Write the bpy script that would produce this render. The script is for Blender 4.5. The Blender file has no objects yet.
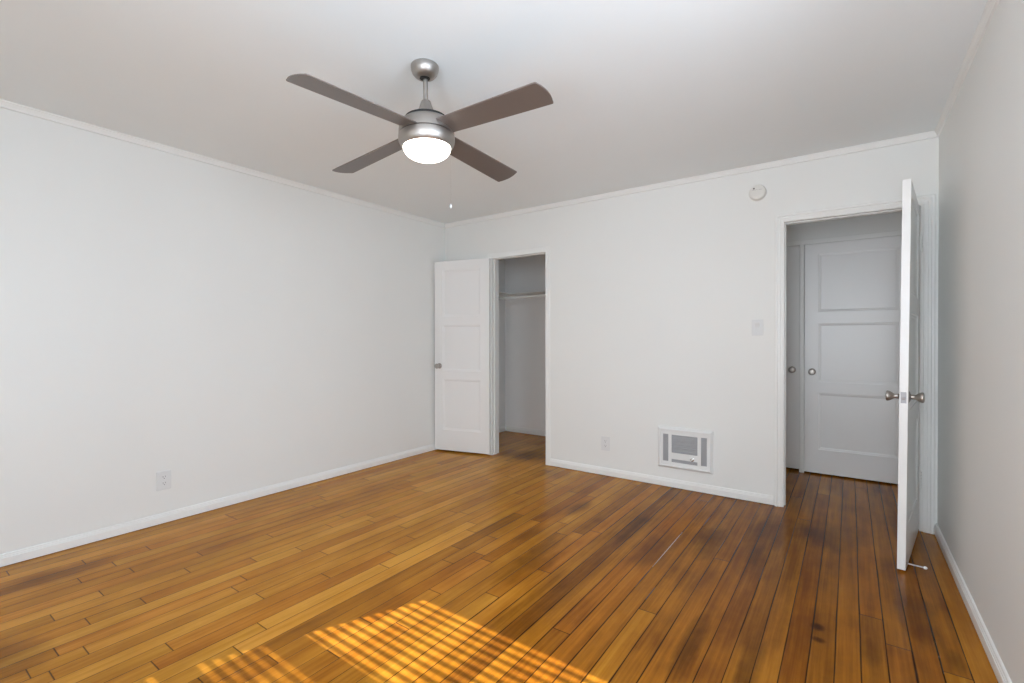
import bpy, bmesh, math, random
from mathutils import Vector, Matrix

random.seed(7)
SC = bpy.context.scene
COL = SC.collection

# ------------------------------------------------------------------ camera, sky, sun, daylight, exposure
cam_data = bpy.data.cameras.new('camera')
cam_data.sensor_width = 36.0
cam_data.lens = 16.752
cam_data.clip_start = 0.02
cam = bpy.data.objects.new('camera', cam_data)
COL.objects.link(cam)
cam.matrix_world = Matrix(((0.815701, -0.002508, 0.578469, 3.7116),
                           (0.578472, 0.006224, -0.815678, 0.1914),
                           (-0.001554, 0.999977, 0.006528, 1.2211),
                           (0, 0, 0, 1)))
SC.camera = cam

world = bpy.data.worlds.new('sky')
SC.world = world
world.use_nodes = True
world.node_tree.nodes['Background'].inputs['Color'].default_value = (0.62, 0.78, 1.0, 1)
world.node_tree.nodes['Background'].inputs['Strength'].default_value = 0.2

sun_data = bpy.data.lights.new('sun', 'SUN')
sun_data.energy = 13.0
sun_data.angle = math.radians(0.25)
sun_data.color = (1.0, 0.92, 0.84)
sun = bpy.data.objects.new('sun', sun_data)
COL.objects.link(sun)
_h = Vector((0.423, 0.906, 0)).normalized()
_el = math.radians(40.7)
sun.rotation_euler = Vector((_h.x*math.cos(_el), _h.y*math.cos(_el), -math.sin(_el))).to_track_quat('-Z', 'Y').to_euler()


def daylight(name, loc, direction, sx, sz, power, color):
    d = bpy.data.lights.new(name, 'AREA')
    d.shape = 'RECTANGLE'
    d.size, d.size_y = sx, sz
    d.energy = power
    d.color = color
    o = bpy.data.objects.new(name, d)
    COL.objects.link(o)
    o.location = loc
    o.rotation_euler = Vector(direction).to_track_quat('-Z', 'Y').to_euler()
    return o


daylight('daylight_front', (1.65, -0.95, 1.55), (0, 1, -0.05), 1.5, 1.6, 6, (0.90, 0.95, 1.0))
daylight('daylight_front_right', (3.45, -0.95, 1.50), (0, 1, 0.0), 1.4, 1.6, 107, (0.91, 0.97, 1.04))
daylight('ground_bounce_front', (3.30, -1.25, 0.20), (0, 1, 0.95), 1.6, 1.4, 68, (0.74, 0.90, 1.12))
daylight('daylight_side', (4.85, 0.85, 1.65), (-1, 0, -0.05), 2.2, 1.6, 124, (0.80, 0.93, 1.08))
daylight('fill_light_hall', (5.35, 4.75, 1.20), (-1, 0, -0.1), 0.9, 1.2, 6, (0.95, 0.97, 1.0))  # added fill light that brightens the hallway from its unseen end

SC.view_settings.view_transform = 'Standard'
SC.view_settings.look = 'None'
SC.view_settings.gamma = 1.0
SC.view_settings.exposure = 0.05
SC.view_settings.use_curve_mapping = False
SC.cycles.max_bounces = 10
SC.cycles.diffuse_bounces = 7
SC.cycles.sample_clamp_indirect = 6.0

# ------------------------------------------------------------------ room measures (metres)
W, D, H = 4.157, 4.129, 2.5
T = 0.122                      # wall thickness
YF = -0.30                     # front wall, behind the camera
YB = 5.27                      # far wall of closet and hall
CL0, CL1 = 0.658, 1.322        # closet opening
EN0, EN1 = 3.320, 4.074        # entry opening
HEAD = 2.058


# ------------------------------------------------------------------ materials
def nmat(name):
    m = bpy.data.materials.new(name)
    m.use_nodes = True
    nt = m.node_tree
    return m, nt, nt.nodes['Principled BSDF']


def N(nt, kind, **kw):
    n = nt.nodes.new(kind)
    for k, v in kw.items():
        setattr(n, k, v)
    return n


def paint(name, col, rough=0.5, bump=0.15, scale=60.0, mottling=0.02, metallic=0.0, spec=0.5):
    m, nt, b = nmat(name)
    tc = N(nt, 'ShaderNodeTexCoord')
    n1 = N(nt, 'ShaderNodeTexNoise')
    n1.inputs['Scale'].default_value = scale
    n1.inputs['Detail'].default_value = 3
    n2 = N(nt, 'ShaderNodeTexNoise')
    n2.inputs['Scale'].default_value = 3.0
    n2.inputs['Detail'].default_value = 4
    nt.links.new(tc.outputs['Object'], n1.inputs['Vector'])
    nt.links.new(tc.outputs['Object'], n2.inputs['Vector'])
    mix = N(nt, 'ShaderNodeMix', data_type='RGBA')
    mix.inputs['A'].default_value = tuple(c*(1-mottling) for c in col) + (1,)
    mix.inputs['B'].default_value = tuple(min(1, c*(1+mottling)) for c in col) + (1,)
    nt.links.new(n2.outputs['Fac'], mix.inputs['Factor'])
    nt.links.new(mix.outputs['Result'], b.inputs['Base Color'])
    b.inputs['Roughness'].default_value = rough
    b.inputs['Metallic'].default_value = metallic
    b.inputs['Specular IOR Level'].default_value = spec
    if bump > 0:
        bp = N(nt, 'ShaderNodeBump')
        bp.inputs['Strength'].default_value = bump
        bp.inputs['Distance'].default_value = 0.002
        nt.links.new(n1.outputs['Fac'], bp.inputs['Height'])
        nt.links.new(bp.outputs['Normal'], b.inputs['Normal'])
    return m


M_WALL = paint('wall_paint', (0.794, 0.800, 0.778), 0.55, 0.12, 45, 0.012)
M_WALL_LIGHTENED = paint('wall_paint_lightened', (0.90, 0.89, 0.875), 0.5, 0.12, 45, 0.012)  # wall paint lightened to make up for weak light inside the closet
M_CEIL = paint('ceiling_paint', (0.845, 0.890, 0.905), 0.7, 0.15, 30, 0.012)
M_TRIM = paint('trim_paint', (0.825, 0.83, 0.81), 0.32, 0.08, 30, 0.01)
M_DOOR = paint('door_paint', (0.83, 0.83, 0.82), 0.33, 0.10, 25, 0.012)
M_PLAST = paint('white_plastic', (0.725, 0.735, 0.73), 0.35, 0.0, 40, 0.005)
M_IVORY = paint('ivory_plastic', (0.735, 0.725, 0.685), 0.4, 0.0, 40, 0.005)
M_SLOT = paint('dark_slot', (0.06, 0.06, 0.065), 0.6, 0.0)
M_BLACK = paint('black_gap', (0.012, 0.012, 0.012), 0.6, 0.0)
M_HEAT = paint('heater_enamel', (0.785, 0.795, 0.785), 0.35, 0.0, 40, 0.005)
M_GRILLE = paint('grille_grey', (0.40, 0.405, 0.415), 0.5, 0.0)
M_CHROME = paint('chrome', (0.78, 0.76, 0.74), 0.16, 0.0, metallic=1.0)
M_BLADE = paint('fan_blade', (0.125, 0.100, 0.088), 0.32, 0.0, 80, 0.06, spec=0.9)
M_ALU = paint('blind_slat', (0.78, 0.77, 0.74), 0.5, 0.0)
M_LATCH = paint('dull_steel', (0.40, 0.40, 0.42), 0.5, 0.0, metallic=0.3)
M_RUBBER = paint('white_rubber', (0.8, 0.8, 0.78), 0.6, 0.0)


def brushed(name, col, rough):
    m, nt, b = nmat(name)
    tc = N(nt, 'ShaderNodeTexCoord')
    mp = N(nt, 'ShaderNodeMapping')
    mp.inputs['Scale'].default_value = (4, 4, 400)
    nz = N(nt, 'ShaderNodeTexNoise')
    nz.inputs['Scale'].default_value = 3
    nt.links.new(tc.outputs['Object'], mp.inputs['Vector'])
    nt.links.new(mp.outputs['Vector'], nz.inputs['Vector'])
    mr = N(nt, 'ShaderNodeMapRange')
    mr.inputs['To Min'].default_value = rough*0.8
    mr.inputs['To Max'].default_value = rough*1.25
    nt.links.new(nz.outputs['Fac'], mr.inputs['Value'])
    nt.links.new(mr.outputs['Result'], b.inputs['Roughness'])
    b.inputs['Base Color'].default_value = col + (1,)
    b.inputs['Metallic'].default_value = 1.0
    return m


M_NICKEL = brushed('brushed_nickel', (0.42, 0.392, 0.365), 0.42)

m, nt, b = nmat('frosted_globe')
b.inputs['Base Color'].default_value = (0.9, 0.88, 0.84, 1)
b.inputs['Roughness'].default_value = 0.3
b.inputs['Emission Color'].default_value = (1.0, 0.93, 0.84, 1)
b.inputs['Emission Strength'].default_value = 6.0
M_GLOBE = m

m, nt, b = nmat('window_glass')
tr = N(nt, 'ShaderNodeBsdfTransparent')
gl = N(nt, 'ShaderNodeBsdfGlossy')
gl.inputs['Roughness'].default_value = 0.02
mx = N(nt, 'ShaderNodeMixShader')
mx.inputs[0].default_value = 0.06
nt.links.new(tr.outputs[0], mx.inputs[1])
nt.links.new(gl.outputs[0], mx.inputs[2])
nt.links.new(mx.outputs[0], nt.nodes['Material Output'].inputs['Surface'])
M_GLASS = m

m, nt, b = nmat('insect_screen')
tr = N(nt, 'ShaderNodeBsdfTransparent')
df = N(nt, 'ShaderNodeBsdfDiffuse')
df.inputs['Color'].default_value = (0.06, 0.06, 0.06, 1)
mx = N(nt, 'ShaderNodeMixShader')
mx.inputs[0].default_value = 0.35
nt.links.new(tr.outputs[0], mx.inputs[1])
nt.links.new(df.outputs[0], mx.inputs[2])
nt.links.new(mx.outputs[0], nt.nodes['Material Output'].inputs['Surface'])
M_SCREEN = m


def wood_floor():
    m, nt, b = nmat('oak_strip_floor')
    L = nt.links.new
    uv = N(nt, 'ShaderNodeUVMap', uv_map='board')       # x: across the board 0..1, y: metres to the nearer end joint
    at = N(nt, 'ShaderNodeAttribute', attribute_name='tone')
    tc = N(nt, 'ShaderNodeTexCoord')
    sep = N(nt, 'ShaderNodeSeparateXYZ')
    L(uv.outputs['UV'], sep.inputs[0])
    sc = N(nt, 'ShaderNodeSeparateColor')
    L(at.outputs['Color'], sc.inputs[0])                # R tone, G hue shift, B seed
    # grain: noise stretched along the board, shifted per board
    seed = N(nt, 'ShaderNodeMath', operation='MULTIPLY')
    seed.inputs[1].default_value = 37.0
    L(sc.outputs['Blue'], seed.inputs[0])
    comb = N(nt, 'ShaderNodeCombineXYZ')
    L(seed.outputs[0], comb.inputs['Z'])
    add = N(nt, 'ShaderNodeVectorMath', operation='ADD')
    L(tc.outputs['Object'], add.inputs[0])
    L(comb.outputs[0], add.inputs[1])

    def noise(scale_vec, scale, detail=5, rough=0.6, dist=0.0, src=add):
        mp = N(nt, 'ShaderNodeMapping')
        mp.inputs['Scale'].default_value = scale_vec
        L(src.outputs[0] if src is add else src, mp.inputs['Vector'])
        nz = N(nt, 'ShaderNodeTexNoise')
        nz.inputs['Scale'].default_value = scale
        nz.inputs['Detail'].default_value = detail
        nz.inputs['Roughness'].default_value = rough
        nz.inputs['Distortion'].default_value = dist
        L(mp.outputs['Vector'], nz.inputs['Vector'])
        return nz.outputs['Fac']

    grain = noise((75, 1.6, 1), 1.0, 5, 0.6, 0.15)
    fig = noise((16, 0.8, 1), 1.0, 4, 0.6, 0.25)
    wear = noise((1, 0.7, 1), 1.6, 5, 0.6, 0.3, tc.outputs['Object'])
    dirt = noise((1, 0.45, 1), 7.0, 5, 0.6, 0.1, tc.outputs['Object'])

    def mathn(op, a, bb, clamp=False):
        n = N(nt, 'ShaderNodeMath', operation=op, use_clamp=clamp)
        for i, v in enumerate((a, bb)):
            if isinstance(v, (int, float)):
                n.inputs[i].default_value = v
            else:
                L(v, n.inputs[i])
        return n.outputs[0]

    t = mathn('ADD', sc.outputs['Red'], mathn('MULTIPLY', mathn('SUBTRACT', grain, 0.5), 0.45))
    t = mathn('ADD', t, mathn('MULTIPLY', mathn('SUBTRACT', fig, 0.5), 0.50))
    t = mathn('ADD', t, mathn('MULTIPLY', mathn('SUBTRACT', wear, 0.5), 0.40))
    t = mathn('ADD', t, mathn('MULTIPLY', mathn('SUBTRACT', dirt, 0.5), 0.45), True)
    ramp = N(nt, 'ShaderNodeValToRGB')
    e = ramp.color_ramp.elements
    e[0].position, e[0].color = 0.0, (0.070, 0.022, 0.003, 1)
    e[1].position, e[1].color = 1.0, (0.60, 0.285, 0.040, 1)
    for p, c in ((0.28, (0.175, 0.060, 0.006, 1)), (0.52, (0.315, 0.123, 0.010, 1)), (0.76, (0.45, 0.197, 0.019, 1))):
        x = ramp.color_ramp.elements.new(p)
        x.color = c
    L(t, ramp.inputs[0])
    # redder and yellower boards
    red = N(nt, 'ShaderNodeMix', data_type='RGBA', blend_type='MULTIPLY')
    red.inputs['B'].default_value = (1.0, 0.86, 0.85, 1)
    L(sc.outputs['Green'], red.inputs['Factor'])
    L(ramp.outputs['Color'], red.inputs['A'])
    # stains: soft dark patches with ragged outlines, each at its own place
    stain_total = None
    sxyz = N(nt, 'ShaderNodeSeparateXYZ')
    L(tc.outputs['Object'], sxyz.inputs[0])
    for (x, y, rx, ry, k) in STAINS:
        dx = mathn('DIVIDE', mathn('SUBTRACT', sxyz.outputs['X'], x), rx)
        dy = mathn('DIVIDE', mathn('SUBTRACT', sxyz.outputs['Y'], y), ry)
        d2 = mathn('ADD', mathn('MULTIPLY', dx, dx), mathn('MULTIPLY', dy, dy))
        d2 = mathn('ADD', d2, mathn('MULTIPLY', mathn('SUBTRACT', dirt, 0.5), 1.1))
        s = mathn('MULTIPLY', mathn('SUBTRACT', 1.0, d2, True), k)
        stain_total = s if stain_total is None else mathn('MAXIMUM', stain_total, s)
    dark = N(nt, 'ShaderNodeMix', data_type='RGBA', blend_type='MULTIPLY')
    dark.inputs['B'].default_value = (0.30, 0.26, 0.27, 1)
    L(stain_total, dark.inputs['Factor'])
    L(red.outputs['Result'], dark.inputs['A'])
    # seams between boards, of uneven width
    sn = noise((3, 1.2, 1), 2.0, 2, 0.5, 0.0)
    wid = mathn('MULTIPLY', mathn('MULTIPLY', sn, sn), mathn('ADD', 0.026, mathn('MULTIPLY', mathn('GREATER_THAN', sxyz.outputs['X'], 2.3), 0.026)))
    ed = mathn('MINIMUM', sep.outputs['X'], mathn('SUBTRACT', 1.0, sep.outputs['X']))
    edge = N(nt, 'ShaderNodeMapRange', clamp=True)
    L(ed, edge.inputs['Value'])
    L(wid, edge.inputs['From Min'])
    L(mathn('ADD', mathn('MULTIPLY', wid, 2.2), 0.012), edge.inputs['From Max'])
    endj = N(nt, 'ShaderNodeMapRange', clamp=True)
    L(sep.outputs['Y'], endj.inputs['Value'])
    endj.inputs['From Min'].default_value = 0.0002
    endj.inputs['From Max'].default_value = 0.0035
    seam = mathn('MULTIPLY', edge.outputs[0], endj.outputs[0])
    sm = N(nt, 'ShaderNodeMix', data_type='RGBA')
    sm.inputs['A'].default_value = (0.030, 0.011, 0.003, 1)
    L(seam, sm.inputs['Factor'])
    L(dark.outputs['Result'], sm.inputs['B'])
    L(sm.outputs['Result'], b.inputs['Base Color'])
    rg = N(nt, 'ShaderNodeMapRange')
    rg.inputs['To Min'].default_value = 0.17
    rg.inputs['To Max'].default_value = 0.27
    L(dirt, rg.inputs['Value'])
    L(rg.outputs[0], b.inputs['Roughness'])
    b.inputs['Specular IOR Level'].default_value = 0.10
    b.inputs['Specular Tint'].default_value = (1.0, 0.80, 0.52, 1)
    hgt = mathn('ADD', mathn('MULTIPLY', seam, 1.0), mathn('MULTIPLY', grain, 0.12))
    bp = N(nt, 'ShaderNodeBump')
    bp.inputs['Strength'].default_value = 0.35
    bp.inputs['Distance'].default_value = 0.0015
    L(hgt, bp.inputs['Height'])
    L(bp.outputs['Normal'], b.inputs['Normal'])
    return m


# ------------------------------------------------------------------ mesh helpers
def bx(bm, x0, x1, y0, y1, z0, z1):
    v = [bm.verts.new((x, y, z)) for z in (z0, z1) for y in (y0, y1) for x in (x0, x1)]
    for f in ((0, 2, 3, 1), (4, 5, 7, 6), (0, 1, 5, 4), (2, 6, 7, 3), (0, 4, 6, 2), (1, 3, 7, 5)):
        bm.faces.new([v[i] for i in f])


def lathe(bm, prof, seg=48, axis='Z', at=(0, 0, 0), close=True):
    """prof: list of (radius, height) from one end to the other."""
    rings = []
    for r, h in prof:
        ring = []
        for i in range(seg):
            a = 2*math.pi*i/seg
            c, s = r*math.cos(a), r*math.sin(a)
            p = {'Z': (c, s, h), 'Y': (c, h, s), 'X': (h, c, s)}[axis]
            ring.append(bm.verts.new((p[0]+at[0], p[1]+at[1], p[2]+at[2])))
        rings.append(ring)
    for a, c in zip(rings, rings[1:]):
        for i in range(seg):
            bm.faces.new((a[i], a[(i+1) % seg], c[(i+1) % seg], c[i]))
    if close:
        bm.faces.new(rings[0])
        bm.faces.new(rings[-1])
    bmesh.ops.recalc_face_normals(bm, faces=bm.faces)


def tube(bm, p0, p1, r, seg=16):
    p0, p1 = Vector(p0), Vector(p1)
    d = (p1-p0).normalized()
    q = d.to_track_quat('Z', 'Y')
    rings = []
    for p in (p0, p1):
        rings.append([bm.verts.new(p + q @ Vector((r*math.cos(2*math.pi*i/seg), r*math.sin(2*math.pi*i/seg), 0))) for i in range(seg)])
    for i in range(seg):
        bm.faces.new((rings[0][i], rings[0][(i+1) % seg], rings[1][(i+1) % seg], rings[1][i]))
    bm.faces.new(rings[0])
    bm.faces.new(rings[1])
    bmesh.ops.recalc_face_normals(bm, faces=bm.faces)


def sweep(bm, prof, a, c, out, up):
    """Extrude a closed profile [(outward, upward), ...] from point a to point c."""
    a, c, out, up = Vector(a), Vector(c), Vector(out), Vector(up)
    rings = [[bm.verts.new(p + out*o + up*u) for o, u in prof] for p in (a, c)]
    n = len(prof)
    for i in range(n):
        bm.faces.new((rings[0][i], rings[0][(i+1) % n], rings[1][(i+1) % n], rings[1][i]))
    bm.faces.new(rings[0])
    bm.faces.new(rings[1])
    bmesh.ops.recalc_face_normals(bm, faces=bm.faces)


def obj(name, bm, mat, parent=None, bevel=0.0, smooth=None, seg=2):
    me = bpy.data.meshes.new(name)
    bmesh.ops.recalc_face_normals(bm, faces=bm.faces)
    bm.to_mesh(me)
    bm.free()
    for m_ in (mat if isinstance(mat, (list, tuple)) else [mat]):
        me.materials.append(m_)
    o = bpy.data.objects.new(name, me)
    COL.objects.link(o)
    if parent:
        o.parent = parent
    if smooth is not None:
        for p in me.polygons:
            p.use_smooth = True
        me.set_sharp_from_angle(angle=math.radians(smooth))
    if bevel > 0:
        md = o.modifiers.new('edge', 'BEVEL')
        md.width = bevel
        md.segments = seg
        md.limit_method = 'ANGLE'
        md.angle_limit = math.radians(40)
    return o


def empty(name, loc=(0, 0, 0), rz=0.0):
    o = bpy.data.objects.new(name, None)
    o.empty_display_size = 0.1
    COL.objects.link(o)
    o.location = loc
    o.rotation_euler = (0, 0, rz)
    return o


def tag(o, label, cat, group=None, kind=None):
    o['label'] = label
    o['category'] = cat
    if group:
        o['group'] = group
    if kind:
        o['kind'] = kind
    return o


def struct(name, bm, mat, label, cat, **kw):
    o = obj(name, bm, mat, **kw)
    return tag(o, label, cat, kind='structure')


# ------------------------------------------------------------------ floor: strip boards laid front to back
PX0, PITCH = 2.692, 0.0813
JOINTS = [(0.122, 0.69), (0.479, 1.044), (0.567, 0.884), (0.805, 0.909), (0.985, 1.001), (1.06, 0.803), (0.898, 0.722),
          (1.241, 0.742), (1.15, 1.376), (1.307, 1.297), (1.495, 0.939), (1.569, 0.865), (1.307, 0.581), (1.801, 0.929),
          (1.423, 1.336), (0.428, 2.302), (0.541, 2.179), (1.096, 1.725), (0.799, 1.725), (1.507, 2.211), (1.57, 1.999),
          (1.656, 1.874), (1.744, 2.495), (1.833, 2.266), (1.911, 2.107), (1.995, 2.28), (0.857, 2.861), (2.083, 1.844),
          (2.334, 1.98), (3.179, 2.992), (2.445, 2.941), (2.76, 1.924), (2.978, 2.271), (3.79, 2.792), (3.873, 2.599), (4.033, 2.52)]
TONES = [(2.96, 2.2, .72), (2.972, 1.818, .74), (1.735, 2.02, .85), (1.712, 1.9, .95), (1.66, 1.569, .9), (1.762, 2.3, .85),
         (1.084, 0.942, .85), (1.454, 0.85, .75), (3.829, 2.9, .62), (3.76, 3.3, .6), (2.597, 3.146, .18), (3.191, 2.1, .22),
         (3.30, 3.3, .30), (3.216, 2.6, .3), (4.11, 2.6, .85), (1.15, 1.1, .55)]
STAINS = [(3.026, 3.20, 0.10, 0.32, 0.8), (2.58, 3.15, 0.06, 0.35, 0.6), (2.12, 3.26, 0.06, 0.22, 0.65), (2.08, 2.69, 0.05, 0.2, 0.5),
          (0.36, 0.80, 0.13, 0.30, 0.7), (1.10, 0.45, 0.25, 0.25, 0.6), (3.195, 2.15, 0.05, 0.30, 0.8), (3.41, 2.10, 0.05, 0.3, 0.7),
          (3.603, 2.573, 0.03, 0.035, 1.0), (3.61, 2.473, 0.03, 0.025, 1.0), (4.044, 2.62, 0.03, 0.10, 0.7), (3.78, 2.50, 0.04, 0.12, 0.5),
          (3.28, 3.55, 0.12, 0.45, 0.5), (3.60, 3.72, 0.26, 0.30, 0.6), (3.30, 3.2, 0.06, 0.25, 0.6), (0.93, 4.33, 0.30, 0.22, 0.75),
          (1.50, 3.9, 0.2, 0.2, 0.4), (3.95, 2.95, 0.08, 0.30, 0.55), (2.78, 2.9, 0.10, 0.35, 0.5), (2.3, 2.4, 0.12, 0.4, 0.45)]
GAPS = [(2.855, 2.44, 2.69, .006, 1), (2.855, 2.69, 3.25, .005, 2), (2.936, 2.36, 2.50, .005, 1), (2.936, 3.43, 3.63, .007, 1),
        (3.0985, 3.09, 3.29, .004, 1), (3.180, 3.03, 3.50, .003, 1), (3.3424, 2.85, 3.05, .004, 1), (3.993, 2.50, 3.09, .006, 1),
        (3.993, 2.70, 2.74, .005, 2), (3.993, 2.60, 2.63, .005, 2)]


def build_floor():
    bm = bmesh.new()
    uvl = bm.loops.layers.uv.new('board')
    cl = bm.loops.layers.float_color.new('tone')
    ylo, yhi = YF - 0.12, 5.50
    i0 = math.floor((-0.15 - PX0)/PITCH)
    i1 = math.ceil((5.3 - PX0)/PITCH)
    rnd = random.Random(21)
    for i in range(i0, i1):
        xa, xb = PX0 + i*PITCH, PX0 + (i+1)*PITCH
        js = sorted(y for x, y in JOINTS if xa <= x < xb)
        cuts, y = [], ylo - rnd.uniform(0, 1.2)
        while y < yhi:
            cuts.append(y)
            y += rnd.uniform(0.7, 2.2) if xa < 2.3 else rnd.uniform(1.2, 2.9)
        cuts = [c for c in cuts if all(abs(c-j) > 0.35 for j in js)] + js
        # right-hand boards show few end joints near the front
        if xa > 2.4:
            cuts = [c for c in cuts if c in js or not (1.7 < c < 3.9)]
        cuts = sorted(c for c in cuts if ylo + 0.1 < c < yhi - 0.1)
        ys = [ylo] + cuts + [yhi]
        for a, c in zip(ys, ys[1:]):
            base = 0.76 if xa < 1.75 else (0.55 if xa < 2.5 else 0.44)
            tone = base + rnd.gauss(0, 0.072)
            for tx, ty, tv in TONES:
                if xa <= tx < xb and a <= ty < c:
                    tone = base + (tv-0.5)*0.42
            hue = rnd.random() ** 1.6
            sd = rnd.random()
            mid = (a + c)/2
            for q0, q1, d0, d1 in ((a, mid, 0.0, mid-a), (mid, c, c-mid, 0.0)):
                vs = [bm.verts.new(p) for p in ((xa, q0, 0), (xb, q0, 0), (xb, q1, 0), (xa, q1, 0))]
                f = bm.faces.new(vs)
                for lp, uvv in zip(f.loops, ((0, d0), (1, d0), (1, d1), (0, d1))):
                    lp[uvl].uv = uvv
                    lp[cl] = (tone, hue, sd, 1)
    for gx, a, c, w, mi in GAPS:
        n = 8
        for k in range(n):
            q0, q1 = a + (c-a)*k/n, a + (c-a)*(k+1)/n
            wa = w/2*(0.35 + 0.65*math.sin(math.pi*min(1, max(0, k/n))))
            wb = w/2*(0.35 + 0.65*math.sin(math.pi*(k+1)/n))
            f = bm.faces.new([bm.verts.new(p) for p in ((gx-wa, q0, .0004), (gx+wa, q0, .0004), (gx+wb, q1, .0004), (gx-wb, q1, .0004))])
            f.material_index = mi
    # underside so that the slab has thickness
    z = -0.05
    bx(bm, PX0+i0*PITCH, PX0+i1*PITCH, ylo, yhi, z, -0.004)
    me_mats = [wood_floor(), M_BLACK, paint('gap_filler', (0.42, 0.36, 0.28), 0.7, 0.0)]
    return struct('floor', bm, me_mats, 'golden brown oak strip floor with worn dark patches', 'floor')


build_floor()

# ------------------------------------------------------------------ walls and ceiling
bm = bmesh.new()
bx(bm, -0.12, 0, YF-0.12, YB+0.1, 0, H)
struct('wall_left', bm, M_WALL, 'long white painted wall left of the closet door', 'wall')

RW0, RW1, RZ0, RZ1 = -0.05, 1.75, 0.70, 2.15      # side window
bm = bmesh.new()
bx(bm, W, W+0.12, YF-0.12, RW0, 0, H)
bx(bm, W, W+0.12, RW1, D+T, 0, H)
bx(bm, W, W+0.12, RW0, RW1, 0, RZ0)
bx(bm, W, W+0.12, RW0, RW1, RZ1, H)
struct('wall_right', bm, M_WALL, 'plain white wall running forward beside the open entry door', 'wall')

bm = bmesh.new()
bx(bm, 0, CL0, D, D+T, 0, H)
bx(bm, CL0, CL1, D, D+T, HEAD, H)
bx(bm, CL1, EN0-0.0, D, D+T, 0, H)
bx(bm, EN0, EN1, D, D+T, HEAD, H)
bx(bm, EN1, W, D, D+T, 0, H)
struct('wall_back', bm, M_WALL, 'white back wall with the closet and entry doorways', 'wall')

FW0, FW1, FZ0, FZ1 = 1.07, 2.25, 0.62, 2.088     # front window
GW0, GW1 = 2.90, 3.98                             # front window by the right wall
bm = bmesh.new()
bx(bm, -0.12, FW0, YF-0.12, YF, 0, H)
bx(bm, FW1, GW0, YF-0.12, YF, 0, H)
bx(bm, GW1, W+0.12, YF-0.12, YF, 0, H)
bx(bm, GW0, GW1, YF-0.12, YF, 0, FZ0)
bx(bm, GW0, GW1, YF-0.12, YF, FZ1, H)
bx(bm, FW0, FW1, YF-0.12, YF, 0, FZ0)
bx(bm, FW0, FW1, YF-0.12, YF, FZ1, H)
struct('wall_front', bm, M_WALL, 'white wall with the blind-covered window facing the closet', 'wall')

bm = bmesh.new()
bx(bm, -0.12, W+0.12, YF-0.12, D+T, H, H+0.1)
struct('ceiling', bm, M_CEIL, 'flat white ceiling carrying the four-blade fan', 'ceiling')

# closet shell and hall shell behind the back wall
bm = bmesh.new()
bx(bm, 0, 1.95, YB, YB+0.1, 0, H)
struct('wall_closet_back', bm, M_WALL_LIGHTENED, 'rear wall inside the closet, under its ledge', 'wall')
bm = bmesh.new()
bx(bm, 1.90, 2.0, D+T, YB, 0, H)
struct('wall_closet_side', bm, M_WALL_LIGHTENED, 'partition closing the right side of the closet', 'wall')
bm = bmesh.new()
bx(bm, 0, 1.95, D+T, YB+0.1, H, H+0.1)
struct('ceiling_closet', bm, M_WALL_LIGHTENED, 'closet ceiling behind the back wall', 'ceiling')
HD = 5.235                      # face of the hall's far wall
HA0, HA1, HB0, HB1 = 2.60, 3.337, 3.374, 4.148
HTOP = 2.062
bm = bmesh.new()
bx(bm, 2.0, HA0, HD, HD+0.12, 0, H)
bx(bm, HA0, HA1, HD, HD+0.12, HTOP, H)
bx(bm, HA1, HB0, HD, HD+0.12, 0, H)
bx(bm, HB0, HB1, HD, HD+0.12, HTOP, H)
bx(bm, HB1, 5.0, HD, HD+0.12, 0, H)
struct('wall_hall_far', bm, M_WALL, 'white wall around the two closed hallway doors', 'wall')
bm = bmesh.new()
bx(bm, 2.0, 5.0, HD+0.12, HD+0.2, 0, H)
struct('wall_hall_outer', bm, M_WALL, 'backing wall behind the two closed hallway doors', 'wall')
bm = bmesh.new()
bx(bm, 5.0, 5.1, D+T, 4.40, 0, H)
bx(bm, 5.0, 5.1, 5.10, HD+0.12, 0, H)
bx(bm, 5.0, 5.1, 4.40, 5.10, 0, 0.70)
bx(bm, 5.0, 5.1, 4.40, 5.10, 1.75, H)
bx(bm, W, 5.0, D, D+T, 0, H)
struct('wall_hall_right', bm, M_WALL, 'wall closing the right end of the hallway', 'wall')
bm = bmesh.new()
bx(bm, 2.0, 5.1, D+T, HD+0.2, H, H+0.1)
struct('ceiling_hall', bm, M_WALL, 'hallway ceiling beyond the entry doorway', 'ceiling')

# ------------------------------------------------------------------ crown and base mouldings
CROWN = [(0, 0), (0.022, 0), (0.022, -0.007), (0.017, -0.011), (0.013, -0.020), (0.009, -0.028), (0.009, -0.036), (0, -0.040)]
BASE = [(0, 0.004), (0.015, 0.004), (0.015, 0.046), (0.012, 0.050), (0.012, 0.055), (0.009, 0.058), (0.008, 0.065), (0.004, 0.068), (0, 0.068)]
UP = (0, 0, 1)


def run(name, prof, a, c, out, mat, label, cat):
    bm = bmesh.new()
    sweep(bm, prof, a, c, out, UP)
    return struct(name, bm, mat, label, cat)


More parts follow.
